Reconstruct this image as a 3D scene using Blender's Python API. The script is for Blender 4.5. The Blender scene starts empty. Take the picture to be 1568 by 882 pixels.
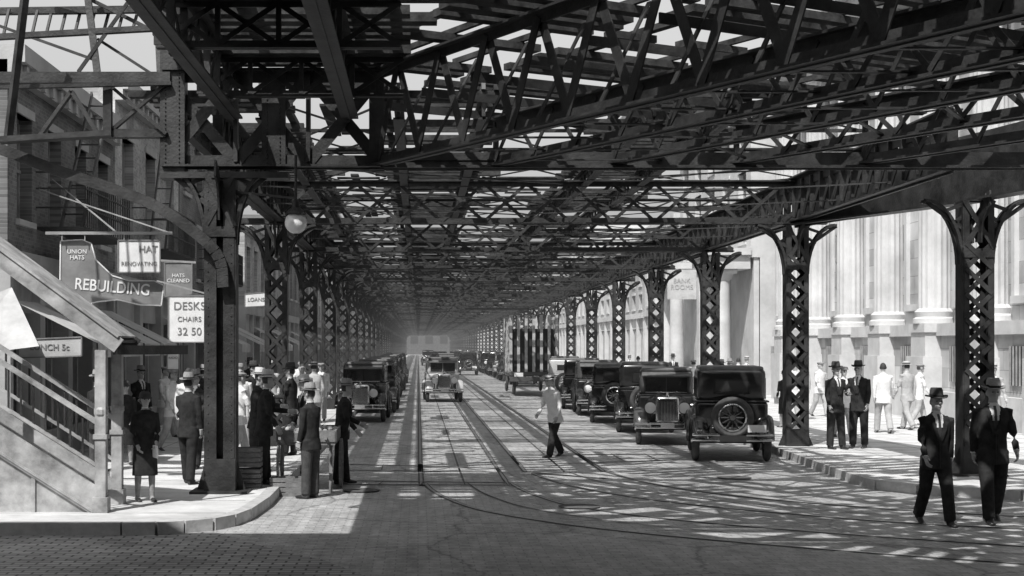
import bpy, bmesh, math, random
from mathutils import Vector, Matrix, Euler
R=random.Random(7)
rad=math.radians
F=2200.0; CH=2.3; VX=640.0; VY=530.0
def P(x,y,d): return Vector(((x-VX)*d/F, d, CH-(y-VY)*d/F))
col=bpy.context.scene.collection
# ---------------- materials ----------------
def mat(name,c0,c1=None,rough=0.7,metal=0.0,scale=3.0,bump=0.0,bscale=None,spec=0.4,stretch=(1,1,1),detail=6):
    m=bpy.data.materials.new(name); m.use_nodes=True; nt=m.node_tree; b=nt.nodes['Principled BSDF']
    b.inputs['Roughness'].default_value=rough; b.inputs['Metallic'].default_value=metal
    b.inputs['Specular IOR Level'].default_value=spec
    if c1 is None: c1=c0
    tc=nt.nodes.new('ShaderNodeTexCoord'); mp=nt.nodes.new('ShaderNodeMapping'); mp.inputs['Scale'].default_value=stretch
    nt.links.new(tc.outputs['Object'],mp.inputs[0])
    n=nt.nodes.new('ShaderNodeTexNoise'); n.inputs['Scale'].default_value=scale; n.inputs['Detail'].default_value=detail
    n.inputs['Roughness'].default_value=0.65
    nt.links.new(mp.outputs[0],n.inputs['Vector'])
    r=nt.nodes.new('ShaderNodeValToRGB'); r.color_ramp.elements[0].position=0.32; r.color_ramp.elements[1].position=0.7
    r.color_ramp.elements[0].color=(c0,c0,c0,1); r.color_ramp.elements[1].color=(c1,c1,c1,1)
    nt.links.new(n.outputs['Fac'],r.inputs[0]); nt.links.new(r.outputs[0],b.inputs['Base Color'])
    if bump>0:
        n2=nt.nodes.new('ShaderNodeTexNoise'); n2.inputs['Scale'].default_value=bscale or scale*6; n2.inputs['Detail'].default_value=4
        nt.links.new(mp.outputs[0],n2.inputs['Vector'])
        bp=nt.nodes.new('ShaderNodeBump'); bp.inputs['Strength'].default_value=bump; bp.inputs['Distance'].default_value=0.02
        nt.links.new(n2.outputs['Fac'],bp.inputs['Height']); nt.links.new(bp.outputs[0],b.inputs['Normal'])
    return m
M_steel=mat('steel_paint',0.010,0.055,0.55,scale=2.6,bump=0.3,bscale=25,spec=0.4)
M_tie=mat('timber_tie',0.012,0.07,0.9,scale=4,bump=0.4,spec=0.2)
M_rail=mat('rail_steel',0.25,0.4,0.3,metal=0.6,scale=5)
M_slot=mat('rail_groove',0.06,0.14,0.8,scale=5)
M_stone=mat('limestone',0.42,0.62,0.85,scale=0.8,bump=0.3,bscale=14)
M_stone2=mat('grey_stone',0.3,0.46,0.85,scale=0.9,bump=0.3,bscale=14)
M_side=mat('sidewalk_concrete',0.42,0.7,0.9,scale=1.3,bump=0.3,bscale=20)
M_curb=mat('curb_granite',0.35,0.55,0.8,scale=5,bump=0.2)
M_glass=mat('window_glass',0.02,0.03,0.08,spec=0.8)
M_dark=mat('dark_interior',0.015,0.03,0.9)
M_frame=mat('window_frame',0.2,0.35,0.6)
M_paint=mat('stair_paint',0.14,0.52,0.6,scale=2.5,bump=0.3)
M_white=mat('sign_white',0.58,0.78,0.6,scale=3)
M_grey=mat('sign_grey',0.14,0.24,0.6,scale=3)
M_canvas=mat('awning_canvas',0.35,0.55,0.9,scale=2,bump=0.2)
M_wood=mat('cart_wood',0.12,0.26,0.8,scale=6,stretch=(1,8,1),bump=0.3)
M_stake=mat('truck_stakes',0.3,0.45,0.7,scale=6)
M_car=mat('car_black_paint',0.010,0.025,0.16,spec=0.8,scale=2)
M_car2=mat('car_grey_paint',0.05,0.10,0.2,spec=0.8,scale=2)
M_car3=mat('car_light_paint',0.38,0.5,0.25,spec=0.6,scale=2)
M_roof=mat('car_roof_fabric',0.08,0.15,0.5,scale=8,bump=0.2)
M_chrome=mat('chrome',0.6,0.75,0.15,metal=1.0)
M_tyre=mat('tyre_rubber',0.03,0.09,0.85,scale=6)
M_lens=mat('lamp_lens',0.6,0.7,0.1,spec=0.8)
M_opal=mat('opal_glass',0.75,0.82,0.25,spec=0.6)
M_skin=mat('skin',0.36,0.42,0.55,scale=6)
M_hair=mat('hair',0.03,0.06,0.7)
M_suitd=mat('suit_dark',0.018,0.042,0.9,scale=12,spec=0.15,bump=0.4,bscale=9)
M_suitm=mat('suit_mid',0.05,0.09,0.9,scale=12,spec=0.15,bump=0.4,bscale=9)
M_suitl=mat('suit_light',0.34,0.46,0.9,scale=12,spec=0.15,bump=0.4,bscale=9)
M_shirt=mat('shirt_white',0.6,0.75,0.8,scale=12,bump=0.4,bscale=9)
M_tie2=mat('necktie',0.03,0.05,0.6)
M_shoe=mat('shoe_leather',0.02,0.03,0.35,spec=0.6)
M_straw=mat('straw_hat',0.5,0.62,0.8,scale=30)
M_felt=mat('felt_hat',0.04,0.07,0.9,scale=20)
M_felt2=mat('felt_hat_grey',0.22,0.34,0.9,scale=20)
def brick(name,c,mortar,sc=4.0,offset=0.5,w=0.5,h=0.25,axis='X',bump=0.5,msz=0.02,rough=.9):
    m=bpy.data.materials.new(name); m.use_nodes=True; nt=m.node_tree; b=nt.nodes['Principled BSDF']
    b.inputs['Roughness'].default_value=rough; b.inputs['Specular IOR Level'].default_value=0.3
    tc=nt.nodes.new('ShaderNodeTexCoord'); sp=nt.nodes.new('ShaderNodeSeparateXYZ'); cb=nt.nodes.new('ShaderNodeCombineXYZ')
    nt.links.new(tc.outputs['Object'],sp.inputs[0])
    if axis=='X': nt.links.new(sp.outputs[1],cb.inputs[0]); nt.links.new(sp.outputs[2],cb.inputs[1])
    else: nt.links.new(sp.outputs[0],cb.inputs[0]); nt.links.new(sp.outputs[1],cb.inputs[1])
    nz=nt.nodes.new('ShaderNodeTexNoise'); nz.inputs['Scale'].default_value=1.3; nt.links.new(cb.outputs[0],nz.inputs['Vector'])
    mx=nt.nodes.new('ShaderNodeMix'); mx.data_type='VECTOR'; mx.inputs[0].default_value=0.05 if axis=='Z' else 0.02
    nt.links.new(cb.outputs[0],mx.inputs[4]); nt.links.new(nz.outputs['Color'],mx.inputs[5])
    br=nt.nodes.new('ShaderNodeTexBrick'); br.inputs['Scale'].default_value=sc; br.inputs['Mortar Size'].default_value=msz
    br.inputs['Brick Width'].default_value=w; br.inputs['Row Height'].default_value=h; br.inputs['Mortar Smooth'].default_value=0.3
    br.inputs['Color1'].default_value=(c*0.75,)*3+(1,); br.inputs['Color2'].default_value=(c*1.25,)*3+(1,); br.inputs['Mortar'].default_value=(mortar,)*3+(1,)
    nt.links.new(mx.outputs[1],br.inputs['Vector'])
    n2=nt.nodes.new('ShaderNodeTexNoise'); n2.inputs['Scale'].default_value=0.7; n2.inputs['Detail'].default_value=8; nt.links.new(tc.outputs['Object'],n2.inputs['Vector'])
    mr=nt.nodes.new('ShaderNodeMapRange'); mr.inputs[1].default_value=0.3; mr.inputs[2].default_value=0.75; mr.inputs[3].default_value=0.6; mr.inputs[4].default_value=1.35
    nt.links.new(n2.outputs['Fac'],mr.inputs[0])
    mu=nt.nodes.new('ShaderNodeVectorMath'); mu.operation='SCALE'; nt.links.new(br.outputs['Color'],mu.inputs[0]); nt.links.new(mr.outputs[0],mu.inputs['Scale'])
    nt.links.new(mu.outputs[0],b.inputs['Base Color'])
    bp=nt.nodes.new('ShaderNodeBump'); bp.inputs['Strength'].default_value=bump; bp.inputs['Distance'].default_value=0.02; bp.invert=True
    nt.links.new(br.outputs['Fac'],bp.inputs['Height']); nt.links.new(bp.outputs[0],b.inputs['Normal'])
    return m
M_brick=brick('brick_wall',0.16,0.24); M_brickl=brick('pale_brick_wall',0.34,0.42); M_cobble=brick('granite_setts',0.36,0.08,sc=4.0,w=0.95,h=0.5,axis='Z',bump=1.0,msz=0.055,rough=.5)
M_stoneblock=brick('ashlar_stone',0.48,0.32,sc=1.0,w=1.1,h=0.55,msz=0.012)
def asphalt():
    m=bpy.data.materials.new('asphalt'); m.use_nodes=True; nt=m.node_tree; b=nt.nodes['Principled BSDF']
    b.inputs['Roughness'].default_value=.5; b.inputs['Specular IOR Level'].default_value=.45
    tc=nt.nodes.new('ShaderNodeTexCoord')
    def noise(s,st,d=8):
        mp=nt.nodes.new('ShaderNodeMapping'); mp.inputs['Scale'].default_value=st; nt.links.new(tc.outputs['Object'],mp.inputs[0])
        n=nt.nodes.new('ShaderNodeTexNoise'); n.inputs['Scale'].default_value=s; n.inputs['Detail'].default_value=d; n.inputs['Roughness'].default_value=.7; nt.links.new(mp.outputs[0],n.inputs['Vector']); return n
    def math_(op,a,bb):
        n=nt.nodes.new('ShaderNodeMath');n.operation=op
        for i,v in enumerate((a,bb)):
            if isinstance(v,(int,float)): n.inputs[i].default_value=v
            else: nt.links.new(v,n.inputs[i])
        return n.outputs[0]
    a=noise(0.45,(1,0.3,1)); c=noise(7,(1,1,1)); e=noise(2.2,(1.6,.25,1))
    s=math_('ADD',math_('ADD',a.outputs['Fac'],c.outputs['Fac']),e.outputs['Fac'])
    r=nt.nodes.new('ShaderNodeMapRange'); r.inputs[1].default_value=1.15; r.inputs[2].default_value=1.85; r.inputs[3].default_value=.19; r.inputs[4].default_value=.6
    nt.links.new(s,r.inputs[0])
    vo=nt.nodes.new('ShaderNodeTexVoronoi');vo.feature='DISTANCE_TO_EDGE';vo.inputs['Scale'].default_value=.55
    nz=noise(1.5,(1,1,1));mx=nt.nodes.new('ShaderNodeMix');mx.data_type='VECTOR';mx.inputs[0].default_value=.35
    nt.links.new(tc.outputs['Object'],mx.inputs[4]);nt.links.new(nz.outputs['Color'],mx.inputs[5]);nt.links.new(mx.outputs[1],vo.inputs['Vector'])
    cr=nt.nodes.new('ShaderNodeMapRange');cr.inputs[1].default_value=0;cr.inputs[2].default_value=.014;cr.inputs[3].default_value=.45;cr.inputs[4].default_value=1;nt.links.new(vo.outputs['Distance'],cr.inputs[0])
    sp=nt.nodes.new('ShaderNodeTexBrick');sp.inputs['Scale'].default_value=4;sp.inputs['Brick Width'].default_value=.95;sp.inputs['Row Height'].default_value=.5;sp.inputs['Mortar Size'].default_value=.04;sp.inputs['Mortar Smooth'].default_value=.5
    sp.inputs['Color1'].default_value=(.85,)*3+(1,);sp.inputs['Color2'].default_value=(1.1,)*3+(1,);sp.inputs['Mortar'].default_value=(.62,)*3+(1,)
    nt.links.new(tc.outputs['Object'],sp.inputs['Vector'])
    nt.links.new(math_('MULTIPLY',math_('MULTIPLY',r.outputs[0],cr.outputs[0]),sp.outputs['Color']),b.inputs['Base Color'])
    g=noise(35,(1,1,1),3); bp=nt.nodes.new('ShaderNodeBump'); bp.inputs['Strength'].default_value=.8; bp.inputs['Distance'].default_value=.015
    g2=noise(6,(1,1,1),3)
    nt.links.new(math_('ADD',g.outputs['Fac'],math_('MULTIPLY',g2.outputs['Fac'],2.0)),bp.inputs['Height']); nt.links.new(bp.outputs[0],b.inputs['Normal'])
    return m
M_asph=asphalt()
# ---------------- mesh builder ----------------
class MB:
    def __init__(s): s.v=[];s.f=[];s.m=[]
    def add(s,vs,fs,m=0):
        o=len(s.v); s.v+= [tuple(x) for x in vs]; s.f+=[tuple(i+o for i in f) for f in fs]; s.m+=[m]*len(fs)
    def box(s,c,d,m=0,rot=None):
        x,y,z=[k/2 for k in d]; vs=[Vector((a*x,b*y,e*z)) for a in(-1,1) for b in(-1,1) for e in(-1,1)]
        if rot is not None: vs=[rot@v for v in vs]
        vs=[v+Vector(c) for v in vs]
        s.add(vs,[(0,1,3,2),(4,6,7,5),(0,4,5,1),(2,3,7,6),(0,2,6,4),(1,5,7,3)],m)
    def bx(s,x0,x1,y0,y1,z0,z1,m=0): s.box(((x0+x1)/2,(y0+y1)/2,(z0+z1)/2),(abs(x1-x0),abs(y1-y0),abs(z1-z0)),m)
    def beam(s,p,q,w,h,m=0,up=(0,0,1)):
        p=Vector(p);q=Vector(q);d=q-p;L=d.length
        if L<1e-5:return
        d.normalize();up=Vector(up)
        if abs(d.dot(up))>0.98: up=Vector((0,1,0)) if abs(d.y)<.9 else Vector((1,0,0))
        a=d.cross(up).normalized();u=a.cross(d).normalized()
        rot=Matrix((a,d,u)).transposed()
        s.box((p+q)/2,(w,L,h),m,rot)
    def tube(s,pts,rs,n=10,m=0,cap=True,up=None):
        pts=[Vector(p) for p in pts];rings=[]
        for i,p in enumerate(pts):
            d=(pts[min(i+1,len(pts)-1)]-pts[max(i-1,0)]).normalized()
            ref=Vector((0,0,1)) if abs(d.z)<.9 else Vector((0,1,0))
            a=d.cross(ref).normalized();b=a.cross(d).normalized();r=rs[i] if hasattr(rs,'__len__') else rs
            if not hasattr(r,'__len__'): r=(r,r)
            rings.append([p+a*r[0]*math.cos(t)+b*r[1]*math.sin(t) for t in [2*math.pi*k/n for k in range(n)]])
        s.loft(rings,m,cap)
    def loft(s,rings,m=0,cap=True,closed=True):
        n=len(rings[0]);vs=[p for r in rings for p in r];fs=[]
        for i in range(len(rings)-1):
            for k in range(n if closed else n-1):
                k2=(k+1)%n; fs.append((i*n+k,i*n+k2,(i+1)*n+k2,(i+1)*n+k))
        if cap and closed: fs.append(tuple(range(n))[::-1]); fs.append(tuple((len(rings)-1)*n+k for k in range(n)))
        s.add(vs,fs,m)
    def lathe(s,c,axis,prof,n=20,m=0):
        c=Vector(c);ax=Vector(axis).normalized();ref=Vector((0,0,1)) if abs(ax.z)<.9 else Vector((1,0,0))
        a=ax.cross(ref).normalized();b=ax.cross(a)
        rings=[[c+ax*h+(a*math.cos(t)+b*math.sin(t))*max(r,1e-4) for t in [2*math.pi*k/n for k in range(n)]] for h,r in prof]
        s.loft(rings,m,False)
    def ell(s,c,r,n=12,m=0):
        c=Vector(c);rings=[]
        for i in range(n//2+1):
            t=math.pi*i/(n//2);q=max(math.sin(t),.01)
            rings.append([c+Vector((r[0]*q*math.cos(u),r[1]*q*math.sin(u),r[2]*math.cos(t))) for u in [2*math.pi*k/n for k in range(n)]])
        s.loft(rings,m,True)
    def rbox(s,c,d,r,m=0,seg=3,fn=None):
        bm=bmesh.new(); bmesh.ops.create_cube(bm,size=1)
        for v in bm.verts: v.co=Vector((v.co.x*d[0],v.co.y*d[1],v.co.z*d[2]))
        bmesh.ops.bevel(bm,geom=bm.edges[:],offset=r,segments=seg,profile=.5,affect='EDGES')
        bm.verts.index_update()
        vs=[]
        for v in bm.verts:
            p=Vector(v.co)
            if fn:p=fn(p)
            vs.append(p+Vector(c))
        s.add(vs,[[v.index for v in f.verts] for f in bm.faces],m); bm.free()
    def poly(s,pts,z0,z1,m=0):
        n=len(pts);vs=[(x,y,z0) for x,y in pts]+[(x,y,z1) for x,y in pts]
        s.add(vs,[tuple(range(n))[::-1],tuple(range(n,2*n))]+[(i,(i+1)%n,n+(i+1)%n,n+i) for i in range(n)],m)
    def mesh(s,name,mats,smooth=False,angle=35):
        me=bpy.data.meshes.new(name);me.from_pydata(s.v,[],s.f)
        for x in mats: me.materials.append(x)
        me.polygons.foreach_set('material_index',s.m)
        me.update()
        bm=bmesh.new();bm.from_mesh(me);bmesh.ops.recalc_face_normals(bm,faces=bm.faces[:])
        if smooth:
            for f in bm.faces:f.smooth=True
            for e in bm.edges:
                if len(e.link_faces)==2 and e.calc_face_angle(0)>rad(angle): e.smooth=False
        bm.to_mesh(me);bm.free()
        return me
    def obj(s,name,mats,parent=None,smooth=False,angle=35):
        return put(name,s.mesh(name,mats,smooth,angle),parent)
def put(name,me,parent=None,loc=(0,0,0),rz=0,sc=1):
    o=bpy.data.objects.new(name,me);col.objects.link(o);o.location=loc;o.rotation_euler=(0,0,rz);o.scale=(sc,sc,sc)
    if parent:o.parent=parent
    return o
def empty(name): return put(name,None)
def text(body,name,loc,size,m,parent,rot=(math.pi/2,0,0),ext=.002,sx=1,off=.012):
    cu=bpy.data.curves.new(name,'FONT');cu.body=body;cu.size=size;cu.extrude=ext;cu.align_x='CENTER';cu.align_y='CENTER';cu.offset=size*off
    cu.materials.append(m);o=bpy.data.objects.new(name,cu);col.objects.link(o);o.location=loc;o.rotation_euler=rot;o.scale=(sx,1,1)
    o.parent=parent;return o
# ---------------- ground ----------------
g=MB();g.add([(-700,-300,0),(700,-300,0),(700,1300,0),(-700,1300,0)],[(0,1,2,3)]);g.obj('asphalt_road',[M_asph])
g=MB();g.add([(x,y,.004) for x,y in[(-30,2),(-.2,2),(-.5,14.3),(-1.0,15.4),(-1.6,16.2),(-2.6,17.9),(-30,17.9)]],[(0,1,2,3,4,5,6)]);g.obj('cobblestone_pavement',[M_cobble])
def sidewalk(name,pts,inner):
    b=MB();b.poly(inner,0,.15,0);
    n=len(pts)
    for i in range(n-1):
        a=Vector((*pts[i],0));c=Vector((*pts[i+1],0));L=(c-a).length;k=max(1,int(L/2));
        for j in range(k):
            p=a.lerp(c,j/k);q=a.lerp(c,(j+1)/k-.01/L)
            b.beam(p+Vector((0,0,.078)),q+Vector((0,0,.078)),.17,.156,1)
    return b.obj(name,[M_side,M_curb])
lp=[(-30,17.5),(-3.6,17.5),(-3.2,17.55),(-2.9,17.7),(-2.6,17.95),(-2.4,18.35),(-2.28,19),(-2.2,20.5),(-2.2,340)]
sidewalk('sidewalk',lp,lp+[(-30,340)])
rp=[(7.7,340),(7.7,31),(7.35,24.2),(7.4,23.0),(7.8,22.3),(9,21.4),(30,18)]
sidewalk('sidewalk',rp,rp+[(30,340)])
for nm,x0,x1 in(('sidewalk_joints',-8,-2.4),('sidewalk_joints',7.9,15)):
    b=MB();y=18.5 if x0<0 else 24.5
    while y<90:
        b.bx(x0,x1,y,y+.012,.15,.1515);y+=1.5
    x=x0+1.2
    while x<x1: b.bx(x,x+.012,24.5,90,.15,.1518);x+=1.4
    b.obj(nm,[M_dark])
def offs(path,o):
    out=[]
    for i,p in enumerate(path):
        d=(Vector(path[min(i+1,len(path)-1)])-Vector(path[max(0,i-1)])).normalized();out.append((p[0]-d.y*o,p[1]+d.x*o))
    return out
def smoothp(path,n=6):
    out=[]
    for i in range(len(path)-1):
        p0=Vector(path[max(i-1,0)]);p1=Vector(path[i]);p2=Vector(path[i+1]);p3=Vector(path[min(i+2,len(path)-1)])
        for k in range(n):
            t=k/n;out.append(tuple(.5*((2*p1)+(p2-p0)*t+(2*p0-5*p1+4*p2-p3)*t*t+(3*p1-p0-3*p2+p3)*t**3)))
    out.append(path[-1]);return out
tr=MB()
def strip(path,w,z,m):
    a=offs(path,-w/2);c=offs(path,w/2);n=len(path);tr.add([(x,y,z) for x,y in a]+[(x,y,z) for x,y in c],[(i,i+1,n+i+1,n+i) for i in range(n-1)],m)
curve=smoothp([(.05,340),(.05,60),(.05,27),(.12,24),(.45,21.6),(1.15,19.6),(2.9,17.5),(6.3,15.2),(11,13),(20,10)])
c2=smoothp([(3.4,340),(3.4,60),(3.4,30),(3.5,26),(4.3,23),(6,20.8),(9,19),(20,15)])
for j,(pth) in enumerate((curve,c2)):
    for o in(0,1.44) if j==0 else (0,-1.44):
        q=offs(pth,o);strip(q,.10,.006+.0012*j,1);strip(q,.045,.0105+.0012*j,0)
    strip(offs(pth,.72 if j==0 else -.72),.035,.0105+.0012*j,1)
tr.obj('trolley_tracks',[M_rail,M_slot])
for x,y in((2.3,20.5),(-.9,22.8),(5.5,25)):
    b=MB();b.lathe((x,y,.016),(0,0,1),[(0,.3),(.004,.3),(.004,.26),(.001,.26),(.004,.23),(.004,.001)],24);b.obj('manhole_cover',[M_slot])
# ---------------- elevated railway ----------------
EL=empty('elevated_railway')
XL,XR=-3.05,8.15; ZB=4.9
def lattice(b,p,q,z0,z1,panel,w=.26,bar=.08,kind='X',ch=.1,vert=True):
    p=Vector((*p,0));q=Vector((*q,0));L=(q-p).length;n=max(1,round(L/panel));
    b.beam(p+Vector((0,0,z0+ch/2)),q+Vector((0,0,z0+ch/2)),w,.03);b.beam(p+Vector((0,0,z0+ch)),q+Vector((0,0,z0+ch)),.03,ch*1.6)
    b.beam(p+Vector((0,0,z1-ch/2)),q+Vector((0,0,z1-ch/2)),w,.03);b.beam(p+Vector((0,0,z1-ch)),q+Vector((0,0,z1-ch)),.034,ch*1.6)
    up=(q-p).normalized().cross(Vector((0,0,1)))
    for i in range(n):
        a=p.lerp(q,i/n);c=p.lerp(q,(i+1)/n)
        A0=a+Vector((0,0,z0+ch));A1=a+Vector((0,0,z1-ch));C0=c+Vector((0,0,z0+ch));C1=c+Vector((0,0,z1-ch))
        o=up*.02
        if kind=='X' or i%2==0: b.beam(A0+o,C1+o,bar,.02,0,up)
        if kind=='X' or i%2==1: b.beam(A1-o,C0-o,bar,.02,0,up)
        if vert or i==0: b.beam(A0,A1,.06,bar*1.1,0,up)
def column(b,x,y,zt,w=.46,dp=.34,z0=.0,solid=False,fl=.62):
    for s in(-1,1):
        b.bx(x+s*w/2-.012,x+s*w/2+.012,y-dp/2,y+dp/2,z0,zt)
        for t in(-1,1): b.bx(x+s*(w/2-.01),x+s*(w/2-(.17 if solid else .095)),y+t*dp/2-.012,y+t*dp/2+.012,z0,zt)
    z=z0+.5;pit=.42
    for t in(-1,1):
        yy=y+t*(dp/2+.022)
        b.bx(x-w/2-.01,x+w/2+.01,yy-.008,yy+.008,z0,z0+.5);b.bx(x-w/2-.01,x+w/2+.01,yy-.008,yy+.008,zt-.95,zt-.8)
    if solid:
        b.bx(x-w/2+.02,x+w/2-.02,y-.01,y+.01,z0,zt-.1)
        for k in range(36):
            for s in(-1,1): b.ell((x+s*(w/2-.05),y-dp/2-.014,z0+.12+k*.13),(.013,.01,.013),6)
    else:
        while z<zt-1.0:
            for t in(-1,1):
                yy=y+t*(dp/2+.02)
                b.beam((x-w/2+.03,yy,z),(x+w/2-.03,yy,z+pit),.075,.012,0,(0,1,0));b.beam((x+w/2-.03,yy+.013*t,z),(x-w/2+.03,yy+.013*t,z+pit),.075,.012,0,(0,1,0))
            z+=pit
    b.bx(x-.42,x+.42,y-.36,y+.36,z0,z0+.035)
    for s in(-1,1):
        e=.2 if not solid else .14
        b.add([(x+s*w/2,y-.012,z0+.03),(x+s*(w/2+e),y-.012,z0+.03),(x+s*w/2,y-.012,z0+.5),(x+s*w/2,y+.012,z0+.03),(x+s*(w/2+e),y+.012,z0+.03),(x+s*w/2,y+.012,z0+.5)],[(0,1,2),(3,5,4),(0,3,4,1),(1,4,5,2),(0,2,5,3)])
    H=1.05
    for s in(-1,1):
        pr=None
        for k in range(11):
            t=k/10*math.pi/2; px=x+s*(w/2+fl*(1-math.cos(t)));pz=zt-H+H*math.sin(t)
            if pr: b.beam((pr[0],y,pr[1]),(px,y,pz),.05,.30,0,(0,1,0)) ; b.beam((pr[0],y,pr[1]),(px,y,pz),.09,.03,0,(0,1,0))
            pr=(px,pz)
        for k,(t0) in enumerate((.35,.7,1.0)):
            px=x+s*(w/2+fl*(1-math.cos(t0)));pz=zt-H+H*math.sin(t0);b.beam((x+s*w/2,y-.1,pz+.1),(px,y-.1,pz),.06,.02,0,(0,1,0))
        b.beam((x+s*w/2,y-.1,zt-.45),(x+s*(w/2+fl),y-.1,zt-.02),.07,.02,0,(0,1,0))
        pr=None
        for k in range(7):
            t=k/6*math.pi/2;py=y+s*(dp/2+.5*(1-math.cos(t)));pz=zt-.7+.7*math.sin(t)
            if pr:b.beam((x,pr[0],pr[1]),(x,py,pz),.24,.03,0,(1,0,0))
            pr=(py,pz)
    z=zt-.8
    for t in(-1,1):
        yy=y+t*(dp/2+.02)
        b.beam((x-w/2,yy,z),(x+w/2,yy,zt),.08,.012,0,(0,1,0));b.beam((x+w/2,yy+.013*t,z),(x-w/2,yy+.013*t,zt),.08,.012,0,(0,1,0))
b=MB();column(b,XL,0,ZB);column(b,XR,0,ZB)
lattice(b,(-4.1,0),(8.8,0),ZB,5.9,.92,w=.3,bar=.07,ch=.09,vert=False)
bent=b.mesh('bent',[M_steel])
TR=[(-4.2,-2.0),(-.7,1.4),(3.2,5.2)]
def span(seed,L=9.1):
    r=random.Random(seed);b=MB()
    for x in(XL,XR):
        lattice(b,(x,0),(x,L),ZB,6.0,.7,w=.32,bar=.14,ch=.18)
    for xa,xb in TR:
        for x in(xa+.4,xb-.4):
            lattice(b,(x,0),(x,L),5.74,6.1,.6,w=.16,bar=.05,kind='W',ch=.06)
            b.bx(x-.03,x+.03,0,L,6.22,6.32,2)
        b.bx(xa+.12,xa+.24,0,L,6.21,6.3,1);b.bx(xb-.24,xb-.12,0,L,6.21,6.3,1)
        y=.1;skip=0
        while y<L:
            if skip>0: skip-=1
            elif r.random()<.17: skip=r.choice((0,1,2,3,4))
            else:
                wd=r.uniform(.14,.2);e=r.uniform(.2,1.0) if r.random()<.2 else 0
                b.beam((xa-e*r.random(),y+r.uniform(-.05,.05),6.155),(xb+e,y+r.uniform(-.05,.05),6.155),wd,.10,1)
            y+=.47+r.uniform(-.03,.03)
    for (x0,x1) in((-2.0,-.7),(1.4,3.2),(5.2,8.1)):
        for k in range(3):
            ya=k*L/3
            b.beam((x0,ya,5.95),(x1,ya+L/3,5.95),.05,.02);b.beam((x1,ya,5.92),(x0,ya+L/3,5.92),.05,.02)
        if r.random()<.5:
            ya=r.uniform(0,5);xx=r.uniform(x0,x1-.6)
            for q in range(r.choice((1,2,3))): b.bx(xx+q*.2,xx+q*.2+.18,ya+r.uniform(0,.4),ya+r.uniform(1.5,4),6.2,6.24,1)
        for k in range(9):
            if r.random()<.6: ya=r.uniform(0,L-.3);f0=r.choice((0,0,.5));b.bx(x0-.1+(x1-x0)*f0*r.random(),x1+.1-(x1-x0)*f0*r.random(),ya,ya+r.uniform(.12,.3),6.05,6.08,1)
    yy=L/2
    lattice(b,(-4.1,yy),(8.3,yy),5.66,5.95,.5,w=.10,bar=.04,kind='W',ch=.04,vert=False)
    for k in(1,3): b.bx(-4.1,8.3,k*L/4-.04,k*L/4+.04,5.9,5.95)
    for k in range(3):
        ya=k*L/3;b.beam((XL,ya,ZB+.2),(2.5,ya+L/3,ZB+.22),.07,.02);b.beam((XR,ya,ZB+.24),(2.6,ya+L/3,ZB+.26),.07,.02)
    return b.mesh('span',[M_steel,M_tie,M_rail])
spans=[span(i) for i in range(9)]
NB=37
for i in range(NB+1):
    y=31+9.1*i
    if i<NB: put('bent',bent,EL,(0,y,0))
    put('span',spans[(i*5+i//6)%9] if i else spans[2],EL,(0,y-9.1,0))
b=MB();column(b,-2.9,21.2,ZB-.05,w=.44,solid=True,fl=.5,z0=.15);column(b,9.3,24,4.72,w=.5,z0=.15,fl=.6)
yy=21.2
lattice(b,(-3.75,yy),(-.55,yy),ZB-.02,6.42,1.05,w=.42,bar=.17,ch=.13)
b.bx(-3.78,-3.42,yy-.15,yy+.15,ZB-.1,9);b.bx(-2.3,-1.95,yy-.06,yy+.02,ZB,6.4);b.bx(-.72,-.5,yy-.06,yy+.06,ZB,6.4)
b.bx(-3.78,-1.9,yy-.2,yy+.2,ZB-.14,ZB-.05)
b.bx(-.6,9.6,yy-.12,yy+.12,ZB+.02,ZB+.06);b.bx(-.6,9.6,yy-.015,yy+.015,ZB,ZB+.26)
for k in range(60):
    for zz in(ZB+.07,6.33): b.ell((-3.7+k*.053,yy-.1,zz),(.013,.03,.013),6)
for xx in(-2.22,-2.03,-3.7,-3.5):
    for k in range(22): b.ell((xx,yy-.16 if xx<-3 else yy-.07,ZB+.1+k*.062),(.013,.012,.013),6)
b.beam((9.3,24,5.3),(XR,31,5.4),.05,1.1);b.beam((9.3,24,4.72),(XR,31,4.92),.34,.04);b.beam((9.3,24,5.3),(11.5,12,5.3),.05,1.1);b.beam((9.3,24,4.74),(11.5,12,4.74),.34,.04)
u=Vector((.49,-.87,0)).normalized();nrm=Vector((.87,.49,0)).normalized()
for j,((x0,y0),(z0,z1)) in enumerate((((-.58,21.2),(4.92,6.42)),((1.15,21.2),(4.92,5.7)),((2.9,21.2),(4.95,5.9)),((4.7,21.2),(4.95,5.6)),((6.6,21.2),(4.95,5.9)))):
    q=Vector((x0,y0,0))+u*24
    lattice(b,(x0,y0),(q.x,q.y),z0,z1,.6 if j==0 else .5,w=.26,bar=.14 if j==0 else .06,kind='W',vert=False,ch=.1)
r=random.Random(5)
O=Vector((-.58,21.2,0))
for k in range(16):
    t=k*1.3
    p=O+u*t;q=p+nrm*6.5
    b.beam(p+Vector((0,0,5.05)),p+nrm*1.6+u*.9+Vector((0,0,5.05)),.07,.02);b.beam(p+nrm*1.6+Vector((0,0,5.0)),p+nrm*3.3+u*1+Vector((0,0,5.0)),.06,.02)
    b.beam(p+nrm*3.2+u*1+Vector((0,0,5.06)),p+nrm*4.9+Vector((0,0,5.06)),.06,.02)
    b.beam(p+Vector((0,0,5.85)),q+Vector((0,0,5.85)),.025,.12)
    b.beam(p+nrm*.1+Vector((0,0,5.0)),p+nrm*.9+Vector((0,0,6.4)),.07,.02)
b.obj('junction_girders',[M_steel],EL)
b=MB()
t=-2.5;sk_=[0,0,0]
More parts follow.
